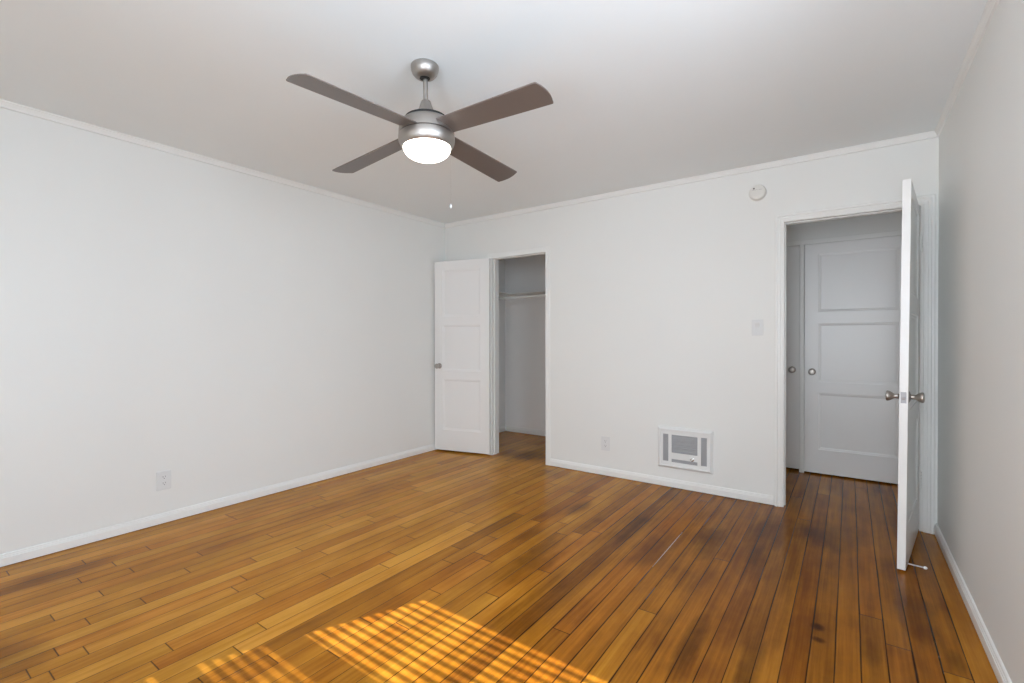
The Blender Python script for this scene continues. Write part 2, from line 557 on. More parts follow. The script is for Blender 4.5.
run('trim_1', CROWN, (0, YF, H), (0, D, H), (1, 0, 0), M_TRIM, 'slim white crown moulding along the top of the left wall', 'moulding')
run('trim_2', CROWN, (0, D, H), (W, D, H), (0, -1, 0), M_TRIM, 'slim white crown moulding above the closet and entry doorways', 'moulding')
run('trim_3', CROWN, (W, YF, H), (W, D, H), (-1, 0, 0), M_TRIM, 'slim white crown moulding along the top of the right wall', 'moulding')
run('trim_4', CROWN, (0, YF, H), (W, YF, H), (0, 1, 0), M_TRIM, 'slim white crown moulding over the front window', 'moulding')
run('baseboard_left', BASE, (0, YF, 0), (0, D, 0), (1, 0, 0), M_TRIM, 'white baseboard under the long left wall', 'baseboard')
run('baseboard_back', BASE, (CL1+0.051, D, 0), (EN0-0.058, D, 0), (0, -1, 0), M_TRIM, 'white baseboard under the wall heater', 'baseboard')
run('baseboard_right', BASE, (W, YF, 0), (W, D, 0), (-1, 0, 0), M_TRIM, 'white baseboard along the right wall by the open door', 'baseboard')
run('baseboard_front', BASE, (0, YF, 0), (W, YF, 0), (0, 1, 0), M_TRIM, 'white baseboard under the front window', 'baseboard')
run('baseboard_closet_back', BASE, (0, YB, 0), (1.9, YB, 0), (0, -1, 0), M_TRIM, 'white baseboard at the back of the closet', 'baseboard')
run('baseboard_closet_left', BASE, (0, D+T, 0), (0, YB, 0), (1, 0, 0), M_TRIM, 'white baseboard on the left side inside the closet', 'baseboard')

# ------------------------------------------------------------------ door frames: casing, jambs, stops
CASE = [(0, 0), (0.008, 0), (0.008, 0.006), (0.010, 0.010), (0.010, 0.020), (0.013, 0.024), (0.013, 0.036), (0.018, 0.040), (0.018, 0.052), (0.015, 0.056), (0, 0.056)]
FLAT = [(0, 0), (0.0035, 0.0), (0.004, 0.001), (0.004, 0.046), (0.002, 0.050), (0, 0.050)]


def frame(name, x0, x1, prof, label, right_w=1.0, right_gap=-0.004):
    """Casing (mitred) on the bedroom side with jamb lining and stop."""
    e = empty(name, ((x0+x1)/2, D, 0))
    tag(e, label, 'door frame', kind='structure')
    inv = -(x0+x1)/2
    bm = bmesh.new()
    # mitred casing: three legs sharing mitre rings
    r = 0.004
    pts = []
    for o, u in prof:
        ur = u*right_w
        pts.append([(x0+inv-u+r, -o, 0.0), (x0+inv-u+r, -o, HEAD+u-r), (x1+inv+ur+right_gap, -o, HEAD+u-r), (x1+inv+ur+right_gap, -o, 0.0)])
    rings = [[bm.verts.new(p[k]) for p in pts] for k in range(4)]
    n = len(prof)
    for k in range(3):
        for i in range(n):
            bm.faces.new((rings[k][i], rings[k][(i+1) % n], rings[k+1][(i+1) % n], rings[k+1][i]))
    bm.faces.new(rings[0])
    bm.faces.new(rings[3])
    obj('casing', bm, M_TRIM, e)
    bm = bmesh.new()
    t = 0.0005
    j = 0.016
    # thin jamb lining over the wall's opening
    bx(bm, x0+inv-t, x0+inv+0.002, 0.0, T, 0, HEAD)
    bx(bm, x1+inv-0.002, x1+inv+t, 0.0, T, 0, HEAD)
    bx(bm, x0+inv, x1+inv, 0.0, T, HEAD-0.002, HEAD+t)
    obj('jamb', bm, M_TRIM, e)
    bm = bmesh.new()
    s = 0.011
    bx(bm, x0+inv+0.002, x0+inv+s, 0.038, 0.072, 0, HEAD-s)
    bx(bm, x1+inv-s, x1+inv-0.002, 0.038, 0.072, 0, HEAD-s)
    bx(bm, x0+inv+0.002, x1+inv-0.002, 0.038, 0.072, HEAD-s, HEAD-0.002)
    obj('door_stop_strip', bm, M_TRIM, e, bevel=0.002)
    return e


fr_c = frame('trim_closet_doorway', CL0, CL1, FLAT, 'flat white frame around the closet opening')
fr_e = frame('trim_entry_doorway', EN0, EN1, CASE, 'moulded white frame around the entry doorway to the hallway', right_w=0.94, right_gap=0.015)
bm = bmesh.new()
bx(bm, EN0-(EN0+EN1)/2+0.002, EN0-(EN0+EN1)/2+0.0035, 0.004, 0.030, 0.885, 0.955)
obj('strike_plate', bm, M_NICKEL, fr_e, bevel=0.0005)


# ------------------------------------------------------------------ panel doors
def door_shell(w, h, t, rails, stile, y0, warp=None):
    """Leaf body (stiles and rails) and panel meshes. Local u along +x from the hinge edge, thickness y0..y0+t."""
    leaf = bmesh.new()
    xs = [0, stile, w-stile, w]
    zs = [0]
    for a, c in rails:
        zs += [a, c]
    zs.append(h)
    panels_z = [(a, c) for a, c in rails]
    solid = []
    prev = 0
    for a, c in panels_z:
        solid.append((prev, a))
        prev = c
    solid.append((prev, h))
    for y, flip in ((y0, 0), (y0+t, 1)):
        def q(xa, xb, za, zb):
            vs = [leaf.verts.new(p) for p in ((xa, y, za), (xb, y, za), (xb, y, zb), (xa, y, zb))]
            leaf.faces.new(vs[::-1] if flip else vs)
        for a, c in solid:
            q(stile, w-stile, a, c)
        allz = sorted(set(zs))
        for za, zb in zip(allz, allz[1:]):
            q(0, stile, za, zb)
            q(w-stile, w, za, zb)
    allz = sorted(set(zs))
    for za, zb in zip(allz, allz[1:]):
        for x, fl in ((0, 0), (w, 1)):
            vs = [leaf.verts.new(p) for p in ((x, y0+t, za), (x, y0, za), (x, y0, zb), (x, y0+t, zb))]
            leaf.faces.new(vs[::-1] if fl else vs)
    for z, fl in ((0, 1), (h, 0)):
        for xa, xb in zip(xs, xs[1:]):
            vs = [leaf.verts.new(p) for p in ((xa, y0, z), (xb, y0, z), (xb, y0+t, z), (xa, y0+t, z))]
            leaf.faces.new(vs[::-1] if fl else vs)
    bmesh.ops.remove_doubles(leaf, verts=leaf.verts, dist=1e-5)
    panels = []
    for za, zb in panels_z:
        pb = bmesh.new()
        for y, s in ((y0, 1), (y0+t, -1)):
            steps = ((0, 0), (0.002, 0.005), (0.010, 0.006), (0.020, 0.0105))
            rings = []
            for ins, dep in steps:
                yy = y + s*dep
                rings.append([pb.verts.new(p) for p in ((stile+ins, yy, za+ins), (w-stile-ins, yy, za+ins), (w-stile-ins, yy, zb-ins), (stile+ins, yy, zb-ins))])
            for r0, r1 in zip(rings, rings[1:]):
                for i in range(4):
                    vs = (r0[i], r0[(i+1) % 4], r1[(i+1) % 4], r1[i])
                    pb.faces.new(vs if s > 0 else vs[::-1])
            pb.faces.new(rings[-1] if s > 0 else rings[-1][::-1])
        panels.append(pb)
    if warp:
        for b_ in [leaf] + panels:
            for v in b_.verts:
                v.co = warp(v.co)
    return leaf, panels


def raw(name, bm, mat, parent):
    me = bpy.data.meshes.new(name)
    bm.to_mesh(me)
    bm.free()
    me.materials.append(mat)
    o = bpy.data.objects.new(name, me)
    COL.objects.link(o)
    o.parent = parent
    return o


KNOB = [(0.0295, 0.0), (0.0295, 0.003), (0.026, 0.0055), (0.017, 0.008), (0.0125, 0.011), (0.0115, 0.022), (0.0125, 0.028),
        (0.0165, 0.034), (0.0225, 0.042), (0.0265, 0.050), (0.0275, 0.056), (0.026, 0.0605), (0.021, 0.063), (0.0085, 0.0635), (0.0080, 0.0615), (0.0005, 0.0615)]


def knob(parent, x, y, z, s):
    """Tulip knob with its rosette: axis along local y, pointing to sign s."""
    bm = bmesh.new()
    lathe(bm, [(r, h*s) for r, h in KNOB[:4]] + [(0.001, 0.008*s)], 40, 'Y', (x, y, z))
    k = obj('rosette', bm, M_NICKEL, parent, smooth=40)
    bm = bmesh.new()
    lathe(bm, [(0.001, 0.007*s)] + [(r, h*s) for r, h in KNOB[3:]], 40, 'Y', (x, y, z))
    obj('knob', bm, M_NICKEL, parent, smooth=40)


def hinge(parent, z, leafx, y, hh=0.089, k=1.0):
    bm = bmesh.new()
    n = 5
    for i in range(n):
        a = z - hh/2 + hh*i/n
        lathe(bm, [(0.0055*k, a+0.0006), (0.0062*k, a+0.0014), (0.0062*k, a+hh/n-0.0014), (0.0055*k, a+hh/n-0.0006)], 14, 'Z', (leafx, y, 0))
    lathe(bm, [(0.002, z+hh/2), (0.0055, z+hh/2+0.001), (0.0055, z+hh/2+0.004), (0.002, z+hh/2+0.007)], 14, 'Z', (leafx, y, 0))
    lathe(bm, [(0.002, z-hh/2-0.007), (0.0055, z-hh/2-0.004), (0.0055, z-hh/2-0.001), (0.002, z-hh/2)], 14, 'Z', (leafx, y, 0))
    obj('hinge', bm, M_TRIM, parent, smooth=40)


def strip(bm, p0, p1, z0, z1, t):
    """A thin upright plate between two plan points."""
    a, c = Vector((p0[0], p0[1], 0)), Vector((p1[0], p1[1], 0))
    n = Vector((-(c-a).y, (c-a).x, 0)).normalized()*t/2
    lo = [a-n, c-n, c+n, a+n]
    v = [bm.verts.new((p.x, p.y, z)) for z in (z0, z1) for p in lo]
    for f in ((0, 3, 2, 1), (4, 5, 6, 7), (0, 1, 5, 4), (1, 2, 6, 5), (2, 3, 7, 6), (3, 0, 4, 7)):
        bm.faces.new([v[i] for i in f])


# closet door, folded back toward the left wall
cd = empty('door_1', (CL0-0.002, D-0.008, 0.0), math.radians(-166.5))
tag(cd, 'white three-panel closet door swung back against the left corner', 'door', kind='structure')
cw = 0.652
leaf, pans = door_shell(cw, 2.035, 0.035, [(0.22, 0.765), (0.855, 1.345), (1.44, 1.935)], 0.10, 0.0)
o = raw('door_leaf', leaf, M_DOOR, cd)
o.location = (0.004, 0, 0.018)
for pb in pans:
    o = raw('panel', pb, M_DOOR, cd)
    o.location = (0.004, 0, 0.018)
knob(cd, cw-0.056, 0.035, 0.925, 1)
for z in (0.26, 1.78):
    hinge(cd, z, 0.0, -0.004)
bm = bmesh.new()
for z in (0.26, 1.78):
    bx(bm, 0.0022, 0.0042, 0.002, 0.030, z-0.044, z+0.044)
obj('hinge_plate', bm, M_TRIM, cd)

# entry door, standing open into the bedroom; its long edge leans a little, as an old warped leaf does
ang = math.atan2(-0.740, -0.1095)
ed = empty('door_2', (4.065, D-0.006, 0.0), ang)
tag(ed, 'white three-panel entry door standing open into the room by the right wall', 'door', kind='structure')
ew = 0.738


def warp(co):
    # local +y points to the right wall when the door stands open
    k = max(0.0, co.x)/ew
    return Vector((co.x, co.y + k*k*0.0170*((co.z-1.0)/2.0), co.z))


leaf, pans = door_shell(ew, 2.028, 0.035, [(0.215, 0.715), (0.82, 1.34), (1.448, 1.955)], 0.105, -0.032, warp)
# a finer leaf so that the warp stays smooth
bmesh.ops.subdivide_edges(leaf, edges=leaf.edges, cuts=2, use_grid_fill=True)
for part, bmx in [('door_leaf', leaf)] + [('panel', pb) for pb in pans]:
    o = raw(part, bmx, M_DOOR, ed)
    o.location = (0.010, 0, 0.012)
kz = 0.910
knob(ed, ew-0.052, 0.0, kz, 1)
knob(ed, ew-0.052, -0.032, kz, -1)
bm = bmesh.new()
bx(bm, ew+0.0095, ew+0.0115, -0.0275, -0.0045, kz-0.029, kz+0.029)
obj('latch_plate', bm, M_LATCH, ed, bevel=0.0008)
bm = bmesh.new()
lathe(bm, [(0.0095, ew+0.0110), (0.0095, ew+0.0135), (0.006, ew+0.016), (0.001, ew+0.0165)], 20, 'X', (0, -0.016, kz-0.004))
obj('latch_bolt', bm, M_LATCH, ed, smooth=40)
for z in (0.325, 1.81):
    hinge(ed, z, -0.003, 0.009, 0.102, 1.35)
bm = bmesh.new()
for z in (0.325, 1.81):
    bx(bm, 0.0080, 0.0100, -0.030, -0.002, z-0.051, z+0.051)
obj('hinge_plate', bm, M_TRIM, ed)
bm = bmesh.new()
for z in (0.325, 1.81):
    bx(bm, EN1-(EN0+EN1)/2-0.002, EN1-(EN0+EN1)/2+0.012, -0.0025, 0.0005, z-0.051, z+0.051)
obj('hinge_leaf', bm, M_TRIM, fr_e)
# rigid door stop screwed low into the bedroom-side face
ds = bmesh.new()
dx, dz = ew-0.034, 0.036
lathe(ds, [(0.010, -0.009), (0.010, -0.005), (0.0045, -0.002), (0.0035, 0.004), (0.0035, 0.066), (0.001, 0.066)], 16, 'Y', (dx, 0, dz))
so = obj('door_stop', ds, M_NICKEL, ed, smooth=40)
so['label'] = 'metal door stop rod with a white tip'
bm = bmesh.new()
lathe(bm, [(0.003, 0.063), (0.0068, 0.0645), (0.0072, 0.072), (0.0055, 0.0765), (0.001, 0.0785)], 16, 'Y', (dx, 0, dz))
obj('rubber_tip', bm, M_RUBBER, so, smooth=40)

# the two closed doors across the hallway
d3 = empty('door_3', (HB1-0.003, HD+0.002, 0), math.radians(180))
tag(d3, 'closed white three-panel hallway door seen through the entry doorway', 'door', kind='structure')
w3 = HB1-HB0-0.006
leaf, pans = door_shell(w3, 2.046, 0.035, [(0.212, 0.715), (0.815, 1.335), (1.44, 1.955)], 0.105, -0.035)
for part, bmx in [('door_leaf', leaf)] + [('panel', pb) for pb in pans]:
    o = raw(part, bmx, M_DOOR, d3)
    o.location = (0, 0, 0.014)
knob(d3, w3-0.058, 0.0, 0.918, 1)
d4 = empty('door_4', (HA0+0.003, HD+0.030, 0), 0)
tag(d4, 'narrow glimpse of a second closed white hallway door left of the mullion', 'door', kind='structure')
w4 = HA1-HA0-0.006
leaf, pans = door_shell(w4, 2.038, 0.035, [(0.212, 0.715), (0.815, 1.335), (1.44, 1.945)], 0.105, 0.0)
for part, bmx in [('door_leaf', leaf)] + [('panel', pb) for pb in pans]:
    o = raw(part, bmx, M_DOOR, d4)
    o.location = (0, 0, 0.022)
knob(d4, w4-0.055, 0.0, 0.930, -1)
bm = bmesh.new()
bx(bm, HA0-0.05, HB1+0.05, HD-0.008, HD, HTOP+0.002, HTOP+0.042)
bx(bm, HA1+0.006, HB0-0.006, HD-0.006, HD, 0, HTOP+0.002)
struct('trim_hall_doors', bm, M_TRIM, 'thin white head trim and mullion between the two hallway doors', 'trim', bevel=0.002)

# ------------------------------------------------------------------ windows behind the camera, with the blind that stripes the floor
def window(name, label, axis_x, a0, a1, z0, z1, plane, sign, bars):
    """Frame, sash bars and glass. axis_x: the window lies along x (front wall), else along y (side wall)."""
    e = empty(name, (0, 0, 0))
    tag(e, label, 'window', kind='structure')

    def put(bm, u0, u1, n0, n1, za, zb):
        n0, n1 = sorted((plane + sign*n0, plane + sign*n1))
        if axis_x:
            bx(bm, u0, u1, n0, n1, za, zb)
        else:
            bx(bm, n0, n1, u0, u1, za, zb)
    bm = bmesh.new()
    f = 0.045
    # casing on the room side and the frame in the wall
    put(bm, a0-0.06, a0, -0.014, 0.0, z0-0.06, z1+0.06)
    put(bm, a1, a1+0.06, -0.014, 0.0, z0-0.06, z1+0.06)
    put(bm, a0, a1, -0.014, 0.0, z1, z1+0.06)
    put(bm, a0-0.09, a1+0.09, -0.045, 0.0, z0-0.025, z0)
    obj('window_casing', bm, M_TRIM, e, bevel=0.003)
    bm = bmesh.new()
    g = 0.012
    put(bm, a0, a0+g, 0.07, 0.11, z0, z1)
    put(bm, a1-g, a1, 0.07, 0.11, z0, z1)
    put(bm, a0+g, a1-g, 0.07, 0.11, z1-g, z1)
    put(bm, a0+g, a1-g, 0.07, 0.11, z0, z0+g)
    for zb, hh in bars:
        put(bm, a0+g, a1-g, 0.07, 0.11, zb-hh/2, zb+hh/2)
    obj('sash', bm, M_TRIM, e, bevel=0.002)
    bm = bmesh.new()
    put(bm, a0+g, a1-g, 0.090, 0.0901, z0+g, z1-g)
    obj('glass', bm, M_GLASS, e)
    return e, put


BARS = [(1.545, 0.07), (1.225, 0.06)]
w1, put1 = window('window_1', 'front window whose blind stripes the sunlight on the floor', True, FW0, FW1, FZ0, FZ1, YF, -1, BARS)
bm = bmesh.new()
put1(bm, FW0+0.012, FW1-0.012, 0.1125, 0.1135, FZ0+0.012, 1.51)
obj('insect_screen', bm, M_SCREEN, w1)
w2, put2 = window('window_2', 'side window in the right wall beside the camera', False, RW0, RW1, RZ0, RZ1, W, 1, [(1.42, 0.05)])

window('added_hall_window', 'added unseen hallway window that lets the fill light in', False, 4.40, 5.10, 0.70, 1.75, 5.0, 1, [(1.22, 0.04)])  # invented window, an opening for the hall fill light
window('window_3', 'front window nearest the right wall, without a blind', True, GW0, GW1, FZ0, FZ1, YF, -1, [(1.40, 0.05)])

wb = empty('window_blind', ((FW0+FW1)/2, YF-0.035, FZ0))
tag(wb, 'white horizontal slat blind hanging in the front window', 'blind')
bm = bmesh.new()
pitch_z, sw = 0.0437, 0.048
nz = int((FZ1-FZ0-0.05)/pitch_z)
for k in range(nz):
    zc = FZ1 - 0.045 - k*pitch_z - FZ0
    th = math.radians(25)
    prof = [(-0.5, 0.0), (-0.25, 0.0022), (0, 0.003), (0.25, 0.0022), (0.5, 0.0)]
    pts = [(-u*sw*math.cos(th), u*sw*math.sin(th) + c) for u, c in prof]      # -y is outdoors, outdoor edge higher
    hw = (FW1-FW0)/2 - 0.004
    rows = [[bm.verts.new((x, y, zc+z)) for y, z in pts] + [bm.verts.new((x, y, zc+z-0.0012)) for y, z in pts[::-1]] for x in (-hw, hw)]
    n = len(rows[0])
    for i in range(n):
        bm.faces.new((rows[0][i], rows[0][(i+1) % n], rows[1][(i+1) % n], rows[1][i]))
    bm.faces.new(rows[0])
    bm.faces.new(rows[1])
obj('slats', bm, M_ALU, wb)
bm = bmesh.new()
bx(bm, -(FW1-FW0)/2+0.003, (FW1-FW0)/2-0.003, -0.022, 0.022, FZ1-FZ0-0.035, FZ1-FZ0-0.003)
obj('headrail', bm, M_ALU, wb, bevel=0.002)
for x in (-0.36, 0.36):
    bm = bmesh.new()
    tube(bm, (x, 0.0, 0.02), (x, 0.0, FZ1-FZ0-0.03), 0.0011, 8)
    obj('ladder_cord', bm, M_ALU, wb)

# ------------------------------------------------------------------ ceiling fan
FX, FY = 2.0785, 1.7915
TILT = Matrix.Translation((0, 0, -0.05)) @ Matrix.Rotation(-0.0336, 4, 'Y') @ Matrix.Translation((0, 0, 0.05))   # it hangs a little out of plumb
fan = empty('ceiling_fan', (FX, FY, H))
tag(fan, 'brushed nickel ceiling fan with four taupe blades and a lit white globe', 'ceiling fan')


def fpart(name, prof, mat, seg=64, parent=fan, smooth=35):
    bm = bmesh.new()
    lathe(bm, [(r, z-H) for r, z in prof], seg)
    if name not in ('canopy', 'canopy_ring'):
        bm.transform(TILT)
    else:
        bm.transform(Matrix.Translation((0.004, -0.006, 0.0)))
    return obj(name, bm, mat, parent, smooth=smooth)


cn = fpart('canopy', [(0.0005, 2.499), (0.062, 2.499), (0.0645, 2.496), (0.0650, 2.488), (0.0630, 2.475), (0.0575, 2.461), (0.048, 2.450), (0.036, 2.4425), (0.026, 2.4395), (0.024, 2.442), (0.0005, 2.445)], M_NICKEL)
fpart('canopy_ring', [(0.0115, 2.4445), (0.0235, 2.4445), (0.0235, 2.4395), (0.0115, 2.4375)], M_BLACK)
fpart('downrod', [(0.0005, 2.44), (0.0112, 2.44), (0.0112, 2.30), (0.0005, 2.30)], M_NICKEL, 32)
fpart('coupling_cover', [(0.0125, 2.337), (0.0195, 2.3365), (0.0225, 2.333), (0.028, 2.315), (0.036, 2.293), (0.044, 2.276), (0.050, 2.262), (0.052, 2.250), (0.0005, 2.248)], M_NICKEL)
fpart('housing_gap_ring', [(0.0005, 2.2545), (0.094, 2.2545), (0.0985, 2.252), (0.0985, 2.236), (0.0005, 2.235)], M_BLACK)
mh = fpart('motor_housing', [(0.0005, 2.2375), (0.101, 2.2375), (0.110, 2.236), (0.1180, 2.230), (0.1235, 2.219), (0.1270, 2.203), (0.1292, 2.184), (0.1294, 2.1755), (0.1270, 2.174), (0.0005, 2.174)], M_NICKEL, 96)
fpart('housing_seam', [(0.0005, 2.1745), (0.1265, 2.1745), (0.1265, 2.1715), (0.0005, 2.1715)], M_BLACK)
lk = fpart('light_kit_body', [(0.0005, 2.172), (0.1270, 2.172), (0.1302, 2.1705), (0.1310, 2.166), (0.1310, 2.150), (0.1290, 2.138), (0.1240, 2.126), (0.1180, 2.1170), (0.1135, 2.1135), (0.1115, 2.1135), (0.1105, 2.117), (0.0005, 2.117)], M_NICKEL, 96)
fpart('glass_globe', [(0.0005, 2.1165), (0.1100, 2.1165), (0.1105, 2.113), (0.1090, 2.104), (0.1040, 2.094), (0.0945, 2.0835), (0.0810, 2.0745), (0.0650, 2.0675), (0.0460, 2.0625), (0.0250, 2.0595), (0.0005, 2.0585)], M_GLOBE, 64)


def make_blade(deg):
    """Blade with squared root and softly rounded tip, tilted about its own long axis."""
    phi = math.radians(10.7)
    a = math.radians(deg)
    r0, r1, t = 0.098, 0.664, 0.006
    hw = lambda r: 0.0565 + 0.0118*min(1.0, max(0.0, (r-0.15)/0.47))**0.8
    rc, rs = 0.012, 0.643
    h1 = hw(rs)
    n = 12
    side = [(r0 + (rs-r0)*i/n, hw(r0 + (rs-r0)*i/n)) for i in range(n+1)]
    corner = [(rs + rc*0.75*math.sin(math.pi/2*i/6), h1 - rc + rc*math.cos(math.pi/2*i/6)) for i in range(1, 7)]
    out = [(r, -w_) for r, w_ in side] + [(r, -w_) for r, w_ in corner]
    for i in range(1, 8):
        u = -1 + 2*i/8
        out.append((rs + rc*0.75 + (r1-rs-rc*0.75)*(1-u*u), u*(h1-rc)))
    out += [(r, w_) for r, w_ in corner[::-1]] + [(r, w_) for r, w_ in side[::-1]]
    bm = bmesh.new()

    def place(r, s, z):
        # s is measured to the left looking outward; the right-hand edge rides higher
        x, y, zz = r, s*math.cos(phi), z - s*math.sin(phi) - 0.055*(r-0.3)
        return bm.verts.new(TILT @ Vector((x*math.cos(a)-y*math.sin(a), x*math.sin(a)+y*math.cos(a), zz + 2.178 - H)))
    top = [place(r, s, t/2) for r, s in out]
    bot = [place(r, s, -t/2) for r, s in out]
    n = len(out)
    bm.faces.new(top)
    bm.faces.new(bot[::-1])
    for i in range(n):
        bm.faces.new((top[i], bot[i], bot[(i+1) % n], top[(i+1) % n]))
    bl = obj('blade', bm, M_BLADE, fan, bevel=0.0015)
    for s in (-0.035, 0.035):
        x, y, zz = 0.116, s*math.cos(phi), -s*math.sin(phi) - t/2 - 0.055*(0.116-0.3)
        X, Y, Z = x*math.cos(a)-y*math.sin(a), x*math.sin(a)+y*math.cos(a), zz + 2.178 - H
        bm = bmesh.new()
        lathe(bm, [(0.0045, 0.001), (0.0045, -0.0012), (0.002, -0.0028), (0.0005, -0.003)], 12, 'Z', (X, Y, Z))
        bm.transform(TILT)
        obj('blade_screw', bm, M_SLOT, bl, smooth=40)
    return bl


for deg in (-90, 0, 180, 90):
    make_blade(deg)

# pull chain at the side of the light kit
px, py = FX + 0.0845, FY + 0.0838
bm = bmesh.new()
z = 2.115
while z > 1.858:
    bmesh.ops.create_icosphere(bm, subdivisions=1, radius=0.0008, matrix=Matrix.Translation((px-FX, py-FY, z-H)))
    z -= 0.0034
pc = obj('pull_chain', bm, M_NICKEL, fan)
bm = bmesh.new()
lathe(bm, [(0.0005, 1.860-H), (0.0025, 1.858-H), (0.0036, 1.853-H), (0.0045, 1.846-H), (0.0036, 1.841-H), (0.0005, 1.839-H)], 20, 'Z', (px-FX, py-FY, 0))
o = obj('pull_chain_bell', bm, M_PLAST, pc, smooth=50)
o['label'] = 'small white bell at the end of the pull chain'

# ------------------------------------------------------------------ wall heater
hx0, hx1, hz0, hz1 = 2.410, 2.844, 0.156, 0.494
ht = empty('wall_heater', ((hx0+hx1)/2, D, hz0))
tag(ht, 'white electric wall heater with grey grilles set low in the back wall', 'heater')
ox, oz = (hx0+hx1)/2, hz0


def hrect(x0, x1, z0, z1):
    return x0-ox, x1-ox, z0-oz, z1-oz


bm = bmesh.new()
# bevelled surround: outer ring at the wall, raised rim, then down to the face plate with its four openings
outer = [(hx0, hz0), (hx1, hz0), (hx1, hz1), (hx0, hz1)]
rings = []
for ins, dep in ((0, 0.0), (0.002, -0.010), (0.017, -0.026), (0.024, -0.026), (0.027, -0.016)):
    rings.append([bm.verts.new(((hx0+ins if i in (0, 3) else hx1-ins)-ox, dep, (hz0+ins if i < 2 else hz1-ins)-oz)) for i in range(4)])
for r0, r1 in zip(rings, rings[1:]):
    for i in range(4):
        bm.faces.new((r0[i], r0[(i+1) % 4], r1[(i+1) % 4], r1[i]))
obj('heater_surround', bm, M_HEAT, ht)
HOLES = {'l': (2.456, 2.500, 0.214, 0.436), 'c': (2.526, 2.729, 0.288, 0.434), 's': (2.526, 2.729, 0.210, 0.236), 'r': (2.756, 2.800, 0.214, 0.436)}
fx0, fx1, fz0, fz1 = hx0+0.0265, hx1-0.0265, hz0+0.0265, hz1-0.0265
bm = bmesh.new()
xs = sorted({fx0, fx1} | {h[i] for h in HOLES.values() for i in (0, 1)})
zs = sorted({fz0, fz1} | {h[i] for h in HOLES.values() for i in (2, 3)})
for xa, xb in zip(xs, xs[1:]):
    for za, zb in zip(zs, zs[1:]):
        mx_, mz_ = (xa+xb)/2, (za+zb)/2
        if any(h[0] < mx_ < h[1] and h[2] < mz_ < h[3] for h in HOLES.values()):
            continue
        x0, x1, z0, z1 = hrect(xa, xb, za, zb)
        vs = [bm.verts.new(p) for p in ((x0, -0.016, z0), (x1, -0.016, z0), (x1, -0.016, z1), (x0, -0.016, z1))]
        bm.faces.new(vs)
bmesh.ops.remove_doubles(bm, verts=bm.verts, dist=1e-5)
fp = raw('face_plate', bm, M_HEAT, ht)
md = fp.modifiers.new('thick', 'SOLIDIFY')
md.thickness = 0.003
md.offset = 0
for key in ('l', 'r', 's'):
    x0, x1, z0, z1 = hrect(*HOLES[key])
    bm = bmesh.new()
    bx(bm, x0-0.003, x1+0.003, -0.011, -0.008, z0-0.003, z1+0.003)
    n = 9 if key != 's' else 3
    for i in range(n):
        if key == 's':
            zz = z0 + (z1-z0)*(i+0.5)/n
            bx(bm, x0, x1, -0.0135, -0.011, zz-0.002, zz+0.002)
        else:
            xx = x0 + (x1-x0)*(i+0.5)/n
            bx(bm, xx-0.0012, xx+0.0012, -0.0135, -0.011, z0, z1)
    g = obj('grille', bm, M_GRILLE, ht)
x0, x1, z0, z1 = hrect(*HOLES['c'])
bm = bmesh.new()
bx(bm, x0-0.003, x1+0.003, -0.006, -0.004, z0-0.003, z1+0.003)
n = 8
for i in range(n):
    zz = z0 + (z1-z0)*(i+0.5)/n
    vs = [bm.verts.new(p) for p in ((x0, -0.0145, zz-0.0045), (x1, -0.0145, zz-0.0045), (x1, -0.008, zz+0.0035), (x0, -0.008, zz+0.0035),
                                    (x0, -0.0145, zz-0.0030), (x1, -0.0145, zz-0.0030), (x1, -0.008, zz+0.0050), (x0, -0.008, zz+0.0050))]
    for f in ((0, 1, 2, 3), (7, 6, 5, 4), (0, 4, 5, 1), (3, 2, 6, 7), (0, 3, 7, 4), (1, 5, 6, 2)):
        bm.faces.new([vs[i_] for i_ in f])
g = obj('louvre_grille', bm, M_GRILLE, ht)
bm = bmesh.new()
kx, kz_ = 2.688-ox, 0.2515-oz
lathe(bm, [(0.0155, -0.0175), (0.0155, -0.0195), (0.0115, -0.021), (0.0112, -0.031), (0.0095, -0.0335), (0.0005, -0.034)], 28, 'Y', (kx, 0, kz_))
o = obj('thermostat_knob', bm, M_CHROME, ht, smooth=40)
o['label'] = 'small chrome thermostat knob'
bm = bmesh.new()
lathe(bm, [(0.0075, -0.0335), (0.0075, -0.0352), (0.0005, -0.0355)], 24, 'Y', (kx, 0, kz_))
obj('knob_cap', bm, M_PLAST, o, smooth=40)


